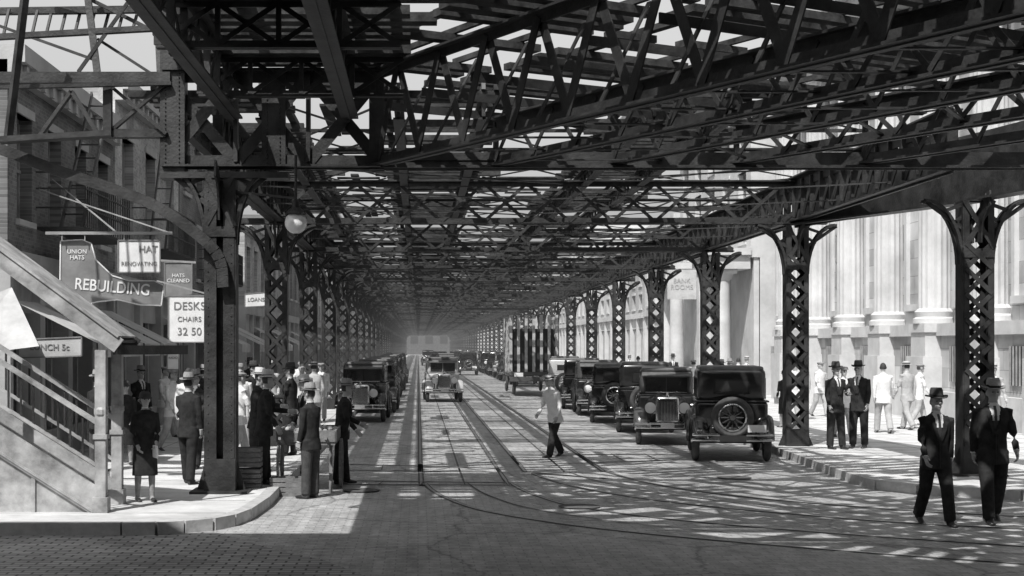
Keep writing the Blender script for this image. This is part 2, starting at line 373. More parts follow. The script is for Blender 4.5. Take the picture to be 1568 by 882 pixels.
while t<26:
    p=O+u*t+Vector((0,0,6.52))
    for j,(s0,s1) in enumerate(((-.8,1.6),(1.9,4.3),(4.7,7.4))):
        if sk_[j]>0:
            sk_[j]-=1
            if r.random()<.6:   # partly broken bays
                m_=r.uniform(s0,s1-.6);b.beam(p+nrm*s0,p+nrm*m_,.2,.1,0)
                if r.random()<.5: b.beam(p+nrm*(m_+r.uniform(.25,.5)),p+nrm*s1,.2,.1,0)
            continue
        if r.random()<.22: sk_[j]=r.choice((0,1,1,2));continue
        e=r.uniform(-.1,.4) if r.random()<.5 else 0
        b.beam(p+nrm*(s0-e),p+nrm*(s1+e),r.uniform(.18,.26),.10,0)
    t+=.42+r.uniform(-.03,.03)
for s in(-.5,.2,1.3,2.5,4.0,5.3,7.0):
    p=O+nrm*s;b.beam(p+Vector((0,0,6.62)),p+u*24+Vector((0,0,6.62)),.14 if s in(-.5,2.5,5.3) else .07,.08,0)
y=12
while y<21.3:
    xe=-.1
    if r.random()<.75: xe=max(-.1,-.58+(21.2-y)*.563-.75)  # most ties lengthened to shade the wedge beside the curved deck
    if r.random()>.10: b.bx(-3.1-(.45 if y>19 else 0),xe,y,y+r.uniform(.22,.3),6.46,6.58,0)
    y+=.40
for x in(-2.9,-2.3,-.9,-.4):b.bx(x,x+.12,12,21.2,6.6,6.7)
edge=smoothp([(14,8.5),(8,9.1),(4.6,9.9),(2.4,11.3),(.5,13.6),(-.7,15.4),(-1.7,16.7),(-3.1,16.9)],6)
b.poly([(-16,-34),(14,-34)]+edge+[(-3.1,12.9),(-16,12.9)],6.72,6.8,0)  # solid slab out of view, added to shade the foreground
for i in range(1,len(edge)-1):
    a=Vector((*edge[i-1],0));c=Vector((*edge[i],0));dd=(c-a);n_=Vector((dd.y,-dd.x,0)).normalized();n_=n_ if n_.dot(Vector((.5,.9,0)))>0 else -n_
    kk=max(1,int(dd.length/.55))
    for q in range(kk):
        m_=a.lerp(c,(q+.5)/kk)
        if r.random()<.8: b.beam(m_-n_*.2+Vector((0,0,6.85)),m_+n_*r.uniform(1.0,1.8)+Vector((0,0,6.85)),r.uniform(.2,.34),.06,0)  # unseen planks added to break the sunlight into dashes
b.obj('near_deck_and_shade_slab',[M_tie],EL)
b=MB()
for x in(-2.7,-1.0): lattice(b,(x,-34),(x,21.1),5.6,6.42,.9,w=.25,bar=.08,kind='W')
for yy0 in(-30,-22,-14,-6,0,4,7,10.5,12.4): b.bx(-16,-3.1,yy0-.1,yy0+.1,5.9,6.7)
for yy0 in(-30,-24,-18,-12,-6,0,4): b.bx(0,14,yy0-.1,yy0+.1,6.1,6.7)
for k in range(7): lattice(b,(-3,.5+k*3.2),(-.2,.5+k*3.2),5.7,6.3,.7,w=.15,bar=.06,kind='X',ch=.06)
for x,y_ in((-15,-30),(-15,-10),(-15,8),(13,-30),(13,-10),(13,5)): column(b,x,y_,6.0,w=.46)
b.obj('near_stringers',[M_steel],EL)
b=MB()
def bm_(x0,y0,x1,y1,d0,d1,w,h): b.beam(P(x0,y0,d0),P(x1,y1,d1),w,h)
bm_(-60,120,262,120,21.1,21.1,.2,.16);bm_(-60,135,262,128,20.5,21,.1,.05)
bm_(-60,60,300,40,21.5,21,.12,.08);bm_(-40,18,270,14,22,21.5,.12,.1)
bm_(0,215,170,205,20.5,20.8,.3,.08);bm_(60,210,110,140,20.8,20.8,.12,.05);bm_(110,140,150,205,20.8,20.8,.12,.05)
bm_(165,205,165,128,21,21,.12,.12);bm_(165,205,255,205,21.1,21.1,.2,.12);bm_(165,128,255,205,21,21,.1,.05);bm_(255,128,165,205,21.05,21.05,.1,.05)
bm_(40,-20,12,215,20.2,20.5,.1,.08);bm_(130,-40,150,120,21.3,21.1,.1,.06);bm_(220,-30,120,110,21.3,21.1,.09,.05);bm_(60,-40,260,60,21.4,21.4,.08,.05)
bm_(0,40,140,90,21.4,21.2,.06,.04);bm_(150,60,240,118,21.4,21.2,.06,.04);bm_(240,0,246,118,21.3,21.1,.1,.07)
for k in range(14): bm_(-40+k*22,62-k*1.2,-30+k*22,14,21.6,21.8,.04,.03)
pr=None
for q in smoothp([(-60,205),(0,228),(90,262),(180,292),(250,322),(330,385),(342,440)],5):
    v=P(q[0],q[1],20.9)
    if pr: b.beam(pr,v,.16,.11,0,(0,1,0))
    pr=v
b.obj('platform_framing',[M_steel],EL)
# canopied station stairway
ST=empty('station_stairway');b=MB()
X0,D0,D1=-4.1,18.6,19.6;sl=.63
for i in range(30):
    x=X0-.15-i*.27;z=.15+(i+1)*.17;b.bx(x-.28,x,D0+.05,D1-.05,z-.03,z,0);b.bx(x-.02,x-.005,D0+.05,D1-.05,z-.17,z-.03,0)
for d in(D0,D1):
    b.beam((X0,d,.25),(X0-8,d,.25+8*sl),.05,.34);b.beam((X0,d-.03,.1),(X0-8,d-.03,.1+8*sl),.03,.03);
    b.beam((X0,d,1.28),(X0-8,d,1.28+8*sl),.07,.06);b.beam((X0,d,.72),(X0-8,d,.72+8*sl),.05,.04)
    for i in range(50):
        x=X0-.08-i*.16;z=(X0-x)*sl; b.bx(x-.012,x+.012,d-.012,d+.012,.72+z,1.26+z,1)
    b.bx(X0-.07,X0+.07,d-.07,d+.07,.1,2.25);b.ell((X0,d,1.45),(.1,.1,.1),10)
    b.bx(X0-.1,X0+.1,d-.1,d+.1,.15,.35);b.bx(X0-.09,X0+.09,d-.09,d+.09,1.1,1.16)
    for i in range(1,5):
        x=X0-i*1.7;b.bx(x-.05,x+.05,d-.05,d+.05,.1,2.2+i*1.7*.72)
d=D0+.02
for i in range(9):
    xa=X0-i*.9;xb=xa-.86;za=.12+(X0-xa)*sl;zb=.12+(X0-xb)*sl
    b.add([(xa,d,.15),(xb,d,.15),(xb,d,zb),(xa,d,max(za,.16))],[(0,1,2,3)],0);b.beam((xb-.02,d-.01,.15),(xb-.02,d-.01,zb),.05,.04,0)
b.obj('stairs_and_rails',[M_paint,M_steel],ST)
b=MB()
cz=2.30;cs=.74
for s in(0,1):
    d=D0-.1+s*(D1-D0+.15)
    b.beam((X0+.25,d,cz),(X0-8,d,cz+8.25*cs),.05,.2,0 if s==0 else 1);
b.beam((X0+.25,(D0+D1)/2,cz+.06),(X0-8,(D0+D1)/2,cz+.06+8.25*cs),D1-D0+.1,.04,1)  # underside put in dark steel colour to deepen its shade
b.beam((X0+.25,(D0+D1)/2-.1,cz+.12),(X0-8,(D0+D1)/2-.1,cz+.12+8.25*cs),D1-D0+.1,.03,0)
for i in range(12): x=X0-i*.6;b.bx(x-.03,x+.03,D0-.02,D1,cz+(X0+.25-x)*cs-.08,cz+(X0+.25-x)*cs+.0,1)
b.beam((X0+.2,D0-.1,2.25),(X0+.95,D0+.9,2.25),.08,.12,1)
b.obj('canopy',[M_paint,M_steel],ST)
LP=empty('hanging_globe_lamp');b=MB();gp=P(453,341,20.6)
b.lathe(gp,(0,0,1),[(.16*math.cos(t*math.pi/12)*-1,.16*math.sin(t*math.pi/12)) for t in range(13)],20,0)
b.obj('globe',[M_opal],LP,True,80)
b=MB();b.lathe(gp+Vector((0,0,.12)),(0,0,1),[(0,.16),(.05,.12),(.1,.06),(.2,.05),(.22,.02),(.85,.02)],14)
b.beam(gp+Vector((0,0,.35)),(-2.9,21.2,4.6),.03,.03);b.lathe(gp+Vector((0,0,-.19)),(0,0,1),[(0,.0),(.0,.03),(.05,.03)],8)
b.obj('fitting',[M_steel],LP)
# ---------------- buildings ----------------
def building(name,xf,side,y0,y1,H,mwall,bays,floors,gf=3.6,depth=12,shop=True,mtrim=None,fire=False):
    E=empty(name);mtrim=mtrim or M_stone2;b=MB();s=side
    def X(o): return xf+s*o
    def bb(o0,o1,ya,yb,za,zb,m=0): b.bx(min(X(o0),X(o1)),max(X(o0),X(o1)),ya,yb,za,zb,m)
    bb(.4,depth,y0+.01,y1-.01,0,H-.3,0);bb(.395,.39,y0+.02,y1-.02,.1,H-.5,2)
    W=y1-y0;bw=W/bays;fh=(H-gf-.9)/floors;ww=bw*.46;wh=fh*.62
    for i in range(bays+1):
        yc=y0+i*bw;a=max(y0,yc-(bw-ww)/2);c=min(y1,yc+(bw-ww)/2);bb(0,.4,a,c,gf+.35,H-.3,0)
    for j in range(floors+1):
        za=gf+.35 if j==0 else gf+.35+j*fh-(fh-wh)*.5;zb=gf+.35+j*fh+(fh-wh)*.5 if j<floors else H-.3
        for i in range(bays):
            ya=y0+i*bw+(bw-ww)/2;bb(.002,.4,ya,ya+ww,za,zb,0)
            if j<floors:
                bb(-.07,.2,ya-.08,ya+ww+.08,zb-.1,zb+.003,1)
                zt=zb+wh;bb(-.04,.2,ya-.08,ya+ww+.08,zt,zt+.16,1)
                bb(.22,.27,ya,ya+.06,zb,zt,3);bb(.22,.27,ya+ww-.06,ya+ww,zb,zt,3);bb(.2,.27,ya,ya+ww,zb+wh*.5-.03,zb+wh*.5+.03,3);bb(.22,.27,ya,ya+ww,zt-.06,zt,3)
                bb(.23,.26,ya+ww/2-.02,ya+ww/2+.02,zb,zt,3)
                if R.random()<.5: bb(.3,.31,ya,ya+ww,zt-wh*R.uniform(.2,.5),zt,1)
    bb(-.12,.4,y0,y1,gf,gf+.35,1);bb(-.3,.4,y0,y1,H-.35,H-.05,1);bb(-.18,.4,y0,y1,H-.6,H-.35,1)
    k=y0+.3
    while k<y1-.2: bb(-.25,-.17,k,k+.15,H-.6,H-.36,1);k+=.6
    if shop:
        for i in range(bays+1):
            yc=y0+i*bw;bb(-.05,.39,max(y0,yc-.18),min(y1,yc+.18),.1,gf,1)
            if i<bays:
                bb(.05,.3,yc+.18,yc+bw-.18,.1,.7,3);bb(.1,.2,yc+.18,yc+bw-.18,gf-.7,gf,1 if R.random()<.5 else 3);bb(.12,.18,yc+bw*.6,yc+bw*.6+.08,.7,gf-.7,3)
                if R.random()<.6 and side<0:
                    ya=yc+.2;yb=yc+bw-.2;o=1.5
                    b.add([(X(.0),ya,gf-.5),(X(.0),yb,gf-.5),(X(-o),yb,gf-1.25),(X(-o),ya,gf-1.25),(X(-o),ya,gf-1.5),(X(-o),yb,gf-1.5)],[(0,1,2,3),(3,2,5,4)],4)
    b.obj('facade',[mwall,mtrim,M_glass,M_frame,M_canvas],E)
    if fire:
        f=MB();yc=y0+W*.45
        for j in range(floors):
            z=gf+.35+j*fh+fh*.18
            f.bx(X(-.9),X(0),yc-2,yc+2,z-.05,z)
            for zz in(.35,.7,1.0): f.bx(X(-.92),X(-.89),yc-2,yc+2,z+zz-.015,z+zz+.015);f.bx(X(-.9),X(0),yc-2.01,yc-1.98,z+zz-.015,z+zz+.015)
            for k in range(24): f.bx(X(-.915),X(-.895),yc-2+k*.174,yc-1.98+k*.174,z,z+1.0)
            f.beam((X(-.7),yc-1.4,z),(X(-.7),yc+1.2,z+fh),.04,.1);f.beam((X(-.3),yc-1.4,z),(X(-.3),yc+1.2,z+fh),.04,.1)
            for k in range(10): q=k/10;f.bx(X(-.7),X(-.3),yc-1.4+2.6*q,yc-1.3+2.6*q,z+fh*q,z+fh*q+.02)
        f.obj('fire_escape',[M_steel],E)
    return E
building('brick_tenement',-7,-1,24.5,33,7.5,M_brick,4,1,fire=True)
building('brick_tenement',-7,-1,33.2,42,8.6,M_brickl,3,1,fire=True)
building('brick_shop_building',-7,-1,42.2,55,9.5,M_brick,5,2,fire=True)
building('brick_shop_building',-7,-1,58,74,7.5,M_brickl,6,1)
y=75;k=0
while y<345:
    L=R.uniform(10,17);building('brick_shop_building',-7,-1,y,y+L,R.uniform(7,10),[M_brick,M_brickl,M_stone2][k%3],max(3,int(L/2.7)),2 if k%2 else 1);y+=L+.3;k+=1
building('brick_tenement',24,1,-45,14,15,M_brick,16,3);building('brick_tenement',-24,-1,-45,12,13,M_brick,16,3)  # unseen side blocks, added to cut ambient light in the foreground
b=MB();b.bx(-40,40,-60,-48,0,15,0)  # unseen block behind the camera, added to cut ambient light
for i in range(26):
    for j in range(4): b.bx(-38+i*3,-36.6+i*3,-48,-47.95,1.5+j*3.5,3.6+j*3.5,1);b.bx(-38.1+i*3,-36.5+i*3,-48,-47.85,1.35+j*3.5,1.48+j*3.5,2)
b.obj('unseen_rear_block',[M_brick,M_glass,M_stone2])
BK=empty('stone_bank_building');b=MB();XF=15.0
b.bx(XF+.5,XF+14,19,59.5,0,17,0);b.bx(XF-.12,XF+.5,19,59.5,0,1.0,1);b.bx(XF+.1,XF+.5,19,59.5,1.0,2.6,0);b.bx(XF-.05,XF+.5,19,59.5,2.6,2.95,1)
b.bx(XF-.5,XF+.5,19,59.5,13,14,1);b.bx(XF-.9,XF+.5,19,59.5,14,14.5,1);b.bx(XF-.3,XF+.5,19,59.5,14.5,16,1)
y=21.6
while y<59:
    for (o,h0,h1,w) in((-.45,.15,2.0,1.4),(-.35,2.0,2.7,1.2),(-.4,2.7,2.96,1.35)): b.bx(XF+o,XF+.5,y-w/2,y+w/2,h0,h1,1)
    rings=[];n=32
    for z,rr in((2.96,.62),(3.1,.62),(3.15,.54),(3.3,.58),(3.4,.47),(5,.47),(9,.45),(12.2,.41),(12.3,.47),(12.5,.5),(12.6,.6),(13,.6)):
        f=lambda k:(rr-(.03 if k%2 and 3.35<z<12.25 else 0))
        rings.append([Vector((XF+.15+math.cos(2*math.pi*k/n)*f(k),y+math.sin(2*math.pi*k/n)*f(k),z)) for k in range(n)])
    b.loft(rings,1,False)
    yc=y+2.05
    b.bx(XF+.35,XF+.5,yc-1.3,yc+1.3,3.4,3.6,1);b.bx(XF+.38,XF+.5,yc-1.3,yc-1.1,3.6,12,1);b.bx(XF+.38,XF+.5,yc+1.1,yc+1.3,3.6,12,1)
    if int((y-21)/4.1)%3==1: 
        b.bx(XF+.42,XF+.498,yc-.6,yc+.6,4.4,6.4,2)
        for q in(-.6,0,.6): b.bx(XF+.40,XF+.45,yc+q-.04,yc+q+.04,4.4,6.4,3)
        for z in(4.4,5.4,6.4): b.bx(XF+.40,XF+.45,yc-.62,yc+.62,z-.04,z+.04,3)
    b.bx(XF+.05,XF+.11,yc-.5,yc+.5,1.3,2.3,2)
    for q in range(6): b.bx(XF+.0,XF+.04,yc-.5+q*.2,yc-.48+q*.2,1.3,2.3,3)
    y+=4.1
b.obj('bank_facade',[M_stoneblock,M_stone,M_glass,M_frame],BK)
E=building('columned_stone_building',14.6,1,63,80,13,M_stone,5,3,gf=6.2,shop=False,mtrim=M_stone)
b=MB()
for yc in(63.8,66.4,75,77.6):
    b.bx(13,14,yc-.5,yc+.5,.1,1.0);b.lathe((13.5,yc,1),(0,0,1),[(0,.48),(.15,.48),(.2,.38),(4.2,.33),(4.3,.42),(4.5,.5)],24);b.bx(12.95,14.05,yc-.55,yc+.55,5.5,5.7)
b.bx(14.1,14.7,63.1,80,.1,1.2);b.bx(14.2,14.9,67.8,68.4,1.2,6);b.bx(14.2,14.9,72.6,73.2,1.2,6)
b.bx(14.75,14.98,63.1,68,1.2,6.2);b.bx(14.75,14.98,73,79.9,1.2,6.2);b.bx(14.75,14.98,68,73,4.6,6.2)
b.bx(12.8,14.6,63.1,67.1,5.7,6.3);b.bx(12.5,14.6,62.9,67.3,6.3,6.6);b.bx(12.8,14.6,74.3,78.3,5.7,6.3);b.bx(12.5,14.6,74.1,78.5,6.3,6.6)
b.obj('portico',[M_stone],E,True)
y=81;k=0
while y<345:
    L=R.uniform(11,19);building('stone_office_building',R.uniform(14.4,15.2),1,y,y+L,R.uniform(9,13),[M_stone,M_stone2,M_stone][k%3],max(3,int(L/2.9)),3,gf=4.2,mtrim=M_stone);y+=L+.3;k+=1
b=MB();b.bx(-60,60,390,405,0,12,0)
for i in range(30):
    for j in range(3): b.bx(-58+i*4,-56+i*4,389.9,389.98,3+j*3,5+j*3,1)
b.obj('distant_building',[M_car2,M_dark])
hm=bpy.data.materials.new('glowing_haze');hm.use_nodes=True;nt=hm.node_tree;nt.nodes.clear()
o_=nt.nodes.new('ShaderNodeOutputMaterial');ab=nt.nodes.new('ShaderNodeVolumeAbsorption');ab.inputs['Color'].default_value=(0,0,0,1);ab.inputs['Density'].default_value=.0011
em=nt.nodes.new('ShaderNodeEmission');em.inputs['Strength'].default_value=.0011*.4;ad=nt.nodes.new('ShaderNodeAddShader')  # haze is an emitting volume: its glow stands in for sunlit air
nt.links.new(ab.outputs[0],ad.inputs[0]);nt.links.new(em.outputs[0],ad.inputs[1]);nt.links.new(ad.outputs[0],o_.inputs['Volume'])
b=MB();b.bx(-70,70,48,420,-1,25);b.obj('glowing_haze',[hm])
# ---------------- signs ----------------
def polysign(name,pts,d,mats,th=.05):
    E=empty(name);b=MB();n=len(pts);v=[P(x,y,d) for x,y in pts]
    v2=[p+Vector((0,th,0)) for p in v]
    b.add(v+v2,[tuple(range(n)),tuple(range(n,2*n))[::-1]]+[(i,n+i,n+(i+1)%n,(i+1)%n) for i in range(n)],0)
    for i in range(n): b.beam(v[i]-Vector((0,.004,0)),v[(i+1)%n]-Vector((0,.004,0)),.02,.025,1,(0,1,0))
    b.obj('board',mats,E);return E
S=polysign('hat_rebuilding_sign',[(93,369),(126,367),(140,373),(147,398),(172,422),(198,430),(236,430),(251,437),(247,468),(215,467),(180,459),(150,462),(126,468),(92,432)],24.2,[M_grey,M_white])
text('REBUILDING','lettering',P(172,440,24.19),.27,M_white,S,(math.pi/2,rad(5),0),sx=.84);text('UNION\nHATS','lettering_small',P(118,390,24.19),.1,M_white,S)
S=polysign('hat_renovating_sign',[(181,368),(245,368),(245,417),(181,417)],24.0,[M_white,M_grey])
text('HAT','lettering',P(227,382,23.99),.16,M_grey,S);text('RENOVATING','lettering_small',P(213,404,23.99),.095,M_grey,S,off=0)
S=polysign('desks_sign',[(258,453),(322,453),(322,524),(258,524)],26.5,[M_white,M_grey])
text('DESKS','lettering',P(290,469,26.49),.21,M_grey,S,off=0);text('CHAIRS','lettering_mid',P(290,489,26.49),.13,M_grey,S,off=0);text('32 50','lettering_small',P(290,508,26.49),.2,M_grey,S,off=0)
S=polysign('hanging_shop_sign',[(252,402),(294,402),(294,450),(252,454)],28,[M_grey,M_grey]);text('HATS\nCLEANED','lettering',P(273,426,27.99),.1,M_white,S)
S=polysign('hanging_shop_sign',[(375,450),(410,447),(410,468),(375,470)],38,[M_white,M_grey]);text('LOANS','lettering',P(392,459,37.99),.14,M_grey,S)
S=polysign('hanging_shop_sign',[(256,530),(274,530),(274,566),(256,566)],29,[M_white,M_grey]);text('RADIO','lettering',P(265,548,28.99),.06,M_grey,S)
S=polysign('bank_sign',[(1022,412),(1066,412),(1066,458),(1022,458)],62,[M_canvas,M_canvas]);text('BANK\nROOMS','lettering',P(1044,435,61.98),.28,M_stone2,S,off=0)
b=MB();b.beam(P(70,357,24.1),P(264,357,24.1),.05,.05);b.beam(P(60,290,26),P(262,357,24.1),.02,.02);b.beam(P(80,275,27),P(180,357,24.1),.02,.02)
for x in(95,130,190,240): b.beam(P(x,357,24.1),P(x,369,24.1),.015,.015)
b.beam(P(232,398,28),P(300,402,28),.04,.04);b.beam(P(240,430,26.5),P(325,452,26.5),.03,.03)
b.obj('sign_bracket',[M_frame])
S=polysign('shop_awning_sign',[(28,520),(125,516),(125,545),(28,548)],21.8,[M_canvas,M_grey]);text('LUNCH 5c','lettering',P(76,532,21.79),.13,M_grey,S)
b=MB();p=[P(18,440,22.5),P(-60,470,22),P(-60,545,21.5),P(60,530,21.6),P(36,520,22.0)]
b.add(p,[(0,1,2),(0,2,3),(0,3,4)],0);b.obj('canvas_awning',[M_canvas])
# ---------------- cars ----------------
def wheel(b,c,ax=(1,0,0),disk=False,mt=3,mc=2,mw=0):
    c=Vector(c);A=Vector(ax)
    b.lathe(c,A,[(.07*math.cos(t),.335+.07*math.sin(t)) for t in [2*math.pi*k/10 for k in range(11)]],28,mt)
    b.lathe(c,A,[(-.045,.27),(-.045,.25),(.045,.25),(.045,.27)],24,mc)
    if disk: b.lathe(c,A,[(.045,.26),(.05,.15),(.07,.1),(.07,.001)],24,mw);b.lathe(c,A,[(-.045,.26),(-.05,.15),(-.07,.1),(-.07,.001)],24,mw)
    else:
        ref=Vector((0,0,1));a=A.cross(ref).normalized()
        for k in range(12):
            t=2*math.pi*k/12;dd=a*math.cos(t)+ref*math.sin(t);b.tube([c+dd*.04,c+dd*.26],[.02,.014],6,mw)
    b.lathe(c,A,[(-.09,.001),(-.09,.05),(-.03,.07),(.03,.07),(.09,.05),(.09,.001)],14,mc)
def car(name,paint,variant=0):
    b=MB()
    b.box((0,0,.46),(.8,3.7,.12),6)
    b.rbox((0,.47,.84),(1.38,2.1,.64),.07,0)
    b.rbox((0,.52,1.48),(1.30,1.96,.66),.12,0,4)
    b.rbox((0,.50,1.79),(1.22,1.96,.10),.045,4,3)
    b.rbox((0,.49,1.165),(1.42,2.12,.035),.015,0,2)
    for s in(-1,1):
        for ya,yb in((-.3,.3),(.38,.92),(1.0,1.32)):
            x=s*.652;b.box((x,(ya+yb)/2,1.41),(.008,yb-ya,.36),1)
            for yy in(ya,yb): b.box((x+s*.004,yy,1.41),(.014,.025,.40),0)
            for zz in(1.22,1.60): b.box((x+s*.004,(ya+yb)/2,zz),(.014,yb-ya,.025),0)
        for yy in(-.36,.34,.98): b.box((s*.694,yy,.86),(.006,.012,.56),6)
        b.tube([(s*.70,.22,1.04),(s*.73,.22,1.04),(s*.73,.12,1.03)],.012,6,2)
    b.box((0,-.462,1.42),(1.02,.01,.36),1);b.box((0,-.468,1.42),(.02,.012,.36),0)
    for z in(1.23,1.61): b.box((0,-.466,z),(1.08,.02,.03),2 if z<1.3 else 0)
    for x in(-.53,.53): b.box((x,-.466,1.42),(.03,.02,.4),0)
    b.rbox((0,-.56,1.68),(1.2,.22,.03),.012,4,2,lambda p:Vector((p.x,p.y,p.z+p.y*.45)))
    b.box((0,1.503,1.45),(.62,.008,.24),1)
    for z in(1.32,1.58): b.box((0,1.505,z),(.68,.014,.03),0)
    for x in(-.33,.33): b.box((x,1.505,1.45),(.03,.014,.28),0)
    rings=[]
    for y,w,zt in((-1.74,.26,1.10),(-1.3,.33,1.13),(-.9,.42,1.155),(-.52,.52,1.19)):
        r=[Vector((-w,y,.55)),Vector((-w,y,.9))]
        for k in range(9):
            t=math.pi*(1-k/8);r.append(Vector((w*math.cos(t),y,zt-.16+.16*math.sin(t))))
        r+=[Vector((w,y,.9)),Vector((w,y,.55))];rings.append(r)
    b.loft(rings,0,True)
    for s in(-1,1):
        for k in range(12):
            y=-1.5+k*.075;w=.33+(y+1.3)*.225;b.box((s*(w+.01),y,.86),(.02,.03,.24),0)
    b.tube([(0,-1.75,1.105),(0,-.5,1.20)],.012,6,2)
    def rs(p): 
        if p.z>0: p.x*=1-.12*(p.z/.3)**2
        return p
    b.rbox((0,-1.79,.86),(.58,.13,.62),.06,2,4,rs);b.box((0,-1.858,.83),(.46,.006,.46),6)
    for k in range(13): b.box((-.21+k*.035,-1.864,.83),(.010,.008,.46),2)
    b.lathe((0,-1.8,1.16),(0,0,1),[(0,.04),(.04,.04),(.06,.02),(.1,.025),(.12,.001)],10,2)
    def fender(path,s,w0=.47,w1=.80):
        rings=[]
        for i,(y,z) in enumerate(path):
            d=(Vector(path[min(i+1,len(path)-1)])-Vector(path[max(0,i-1)])).normalized();n=Vector((-d.y,d.x))
            if n.y<0 and abs(n.y)>abs(n.x): n=-n
            r=[]
            for x,h in((w0,-.02),(w0+.06,.015),(w0+.15,.035),(w1-.08,.02),(w1-.02,-.02),(w1,-.08),(w1-.01,-.10)):
                r.append(Vector((s*x,y+n.x*h,z+n.y*h)))
            rings.append(r)
        b.loft(rings,0,False,False)
        rings2=[[p+Vector((0,0,-.012)) for p in r] for r in rings];b.loft(rings2,6,False,False)
    for s in(-1,1):
        fender([(-1.86,.46),(-1.83,.60),(-1.72,.76),(-1.52,.87),(-1.3,.88),(-1.1,.80),(-.92,.64),(-.74,.46),(-.6,.38),(-.45,.36)],s)
        fender([(.78,.36),(.84,.46),(.92,.64),(1.06,.80),(1.25,.88),(1.45,.87),(1.62,.76),(1.75,.58),(1.80,.46)],s)
        b.rbox((s*.70,.16,.355),(.24,1.3,.04),.015,6,2)
        wheel(b,(s*.68,-1.38,.40),disk=variant==1);wheel(b,(s*.68,1.30,.40),disk=variant==1)
        b.lathe((s*.40,-1.72,.90),(0,-1,0),[(-.14,.001),(-.12,.06),(-.05,.11),(.03,.135),(.05,.14)],18,2);b.lathe((s*.40,-1.72,.90),(0,-1,0),[(.045,.13),(.06,.09),(.068,.001)],18,5)
        b.tube([(s*.40,-1.70,.78),(s*.40,-1.68,.6)],.02,6,6)
        b.lathe((s*.62,1.78,.62),(0,1,0),[(0,.05),(.05,.05),(.06,.001)],10,2)
        for z in(.44,.54):
            b.tube([(0,-2.06,z),(s*.5,-2.05,z),(s*.76,-1.97,z)],[(.012,.025)]*3,6,2)
            b.tube([(s*.25,2.0,z),(s*.5,2.02,z),(s*.76,1.95,z)],[(.012,.025)]*3,6,2)
        b.beam((s*.38,-2.04,.49),(s*.36,-1.7,.48),.03,.06,6);b.beam((s*.4,2.0,.49),(s*.38,1.5,.48),.03,.06,6)
        b.beam((s*.4,-2.055,.42),(s*.4,-2.055,.56),.03,.03,2)
    b.tube([(-.4,-1.74,.78),(0,-1.76,.76),(.4,-1.74,.78)],.014,6,2)
    b.rbox((0,1.62,.58),(.9,.28,.26),.08,0)
    wheel(b,(0,1.78,.86),(0,1,0),disk=variant==1,mw=5 if variant==2 else 0)
    b.lathe((0,1.84,.86),(0,1,0),[(0,.27),(.01,.25),(.01,.24)],24,2)
    b.box((0,-2.09,.49),(.32,.01,.14),2);b.box((-.45,1.92,.66),(.34,.01,.14),5)
    b.beam((-.6,-1.38,.38),(.6,-1.38,.38),.06,.05,6);b.beam((-.6,1.3,.38),(.6,1.3,.38),.08,.08,6)
    return b.mesh(name,[paint,M_glass,M_chrome,M_tyre,M_roof,M_lens,M_dark],True,38)
cb=car('black_sedan',M_car,0);cg=car('grey_sedan',M_car2,1);cl=car('light_sedan',M_car3,2)
put('parked_sedan',cb,None,(6.5,30.2,.0),math.pi-rad(9),1.03)
yy=34.9;k=0
while yy<220:
    xx=6.12+R.uniform(-.12,.12)+(.3 if yy>60 else 0)
    put('parked_sedan',[cg,cb,cb,cg,cb,cl,cb][k%7],None,(xx,yy,0),(math.pi if k%3 else 0)-rad(R.uniform(3,9)),R.uniform(.96,1.04))
    yy+=4.75+R.uniform(-.2,.3);k+=1
    if 67<yy<82: yy=83
put('sedan',cb,None,(-1.67,45,0),rad(-2),.98)
put('sedan',cl,None,(1.02,60.5,0),rad(2),1)
yy=51
while yy<100: put('parked_sedan',[cb,cg,cb][int(yy)%3],None,(-1.5+R.uniform(-.1,.1),yy,0),rad(R.uniform(-3,3)),1);yy+=R.uniform(6,9)
for yy in(92,125,170): put('sedan',[cg,cl,cb][int(yy)%3],None,(1.2+R.uniform(-.3,.8),yy,0),rad(R.uniform(-3,3)),1)
for yy in(115,150): put('sedan',cb,None,(4.0,yy,0),math.pi,1)
T=empty('stake_truck');b=MB()
b.box((0,0,1.0),(2.2,4.6,.14),0)
for s in(-1,1):
    for k in range(10): b.box((s*1.08,-2.2+k*.48,2.25),(.06,.1,2.5),1)
    for z in(1.3,1.7,2.1,2.5,2.9,3.3): b.box((s*1.06,0,z),(.03,4.5,.14),1)
for k in range(7): b.box((-1.05+k*.35,-2.26,2.3),(.13,.06,2.5),1);b.box((-1.05+k*.35,2.26,2.3),(.13,.06,2.5),1)
b.rbox((0,0,2.0),(1.9,4.2,1.9),.1,3)
b.rbox((0,3.1,1.7),(1.8,1.4,1.8),.12,0);b.rbox((0,4.4,1.15),(1.0,1.3,.8),.12,0)
b.box((0,-2.4,.75),(2.2,.08,.2),0);b.box((-.7,-2.42,.95),(.4,.02,.16),2)
for s in(-1,1):
    for y in(-1.4,4.1): wheel(b,(s*.85,y,.45),disk=True,mt=4,mc=2,mw=0)
b.obj('body_and_stakes',[M_car2,M_stake,M_white,M_dark,M_tyre],T);T.location=(5.3,68,0);T.scale=(1,1,1.05)
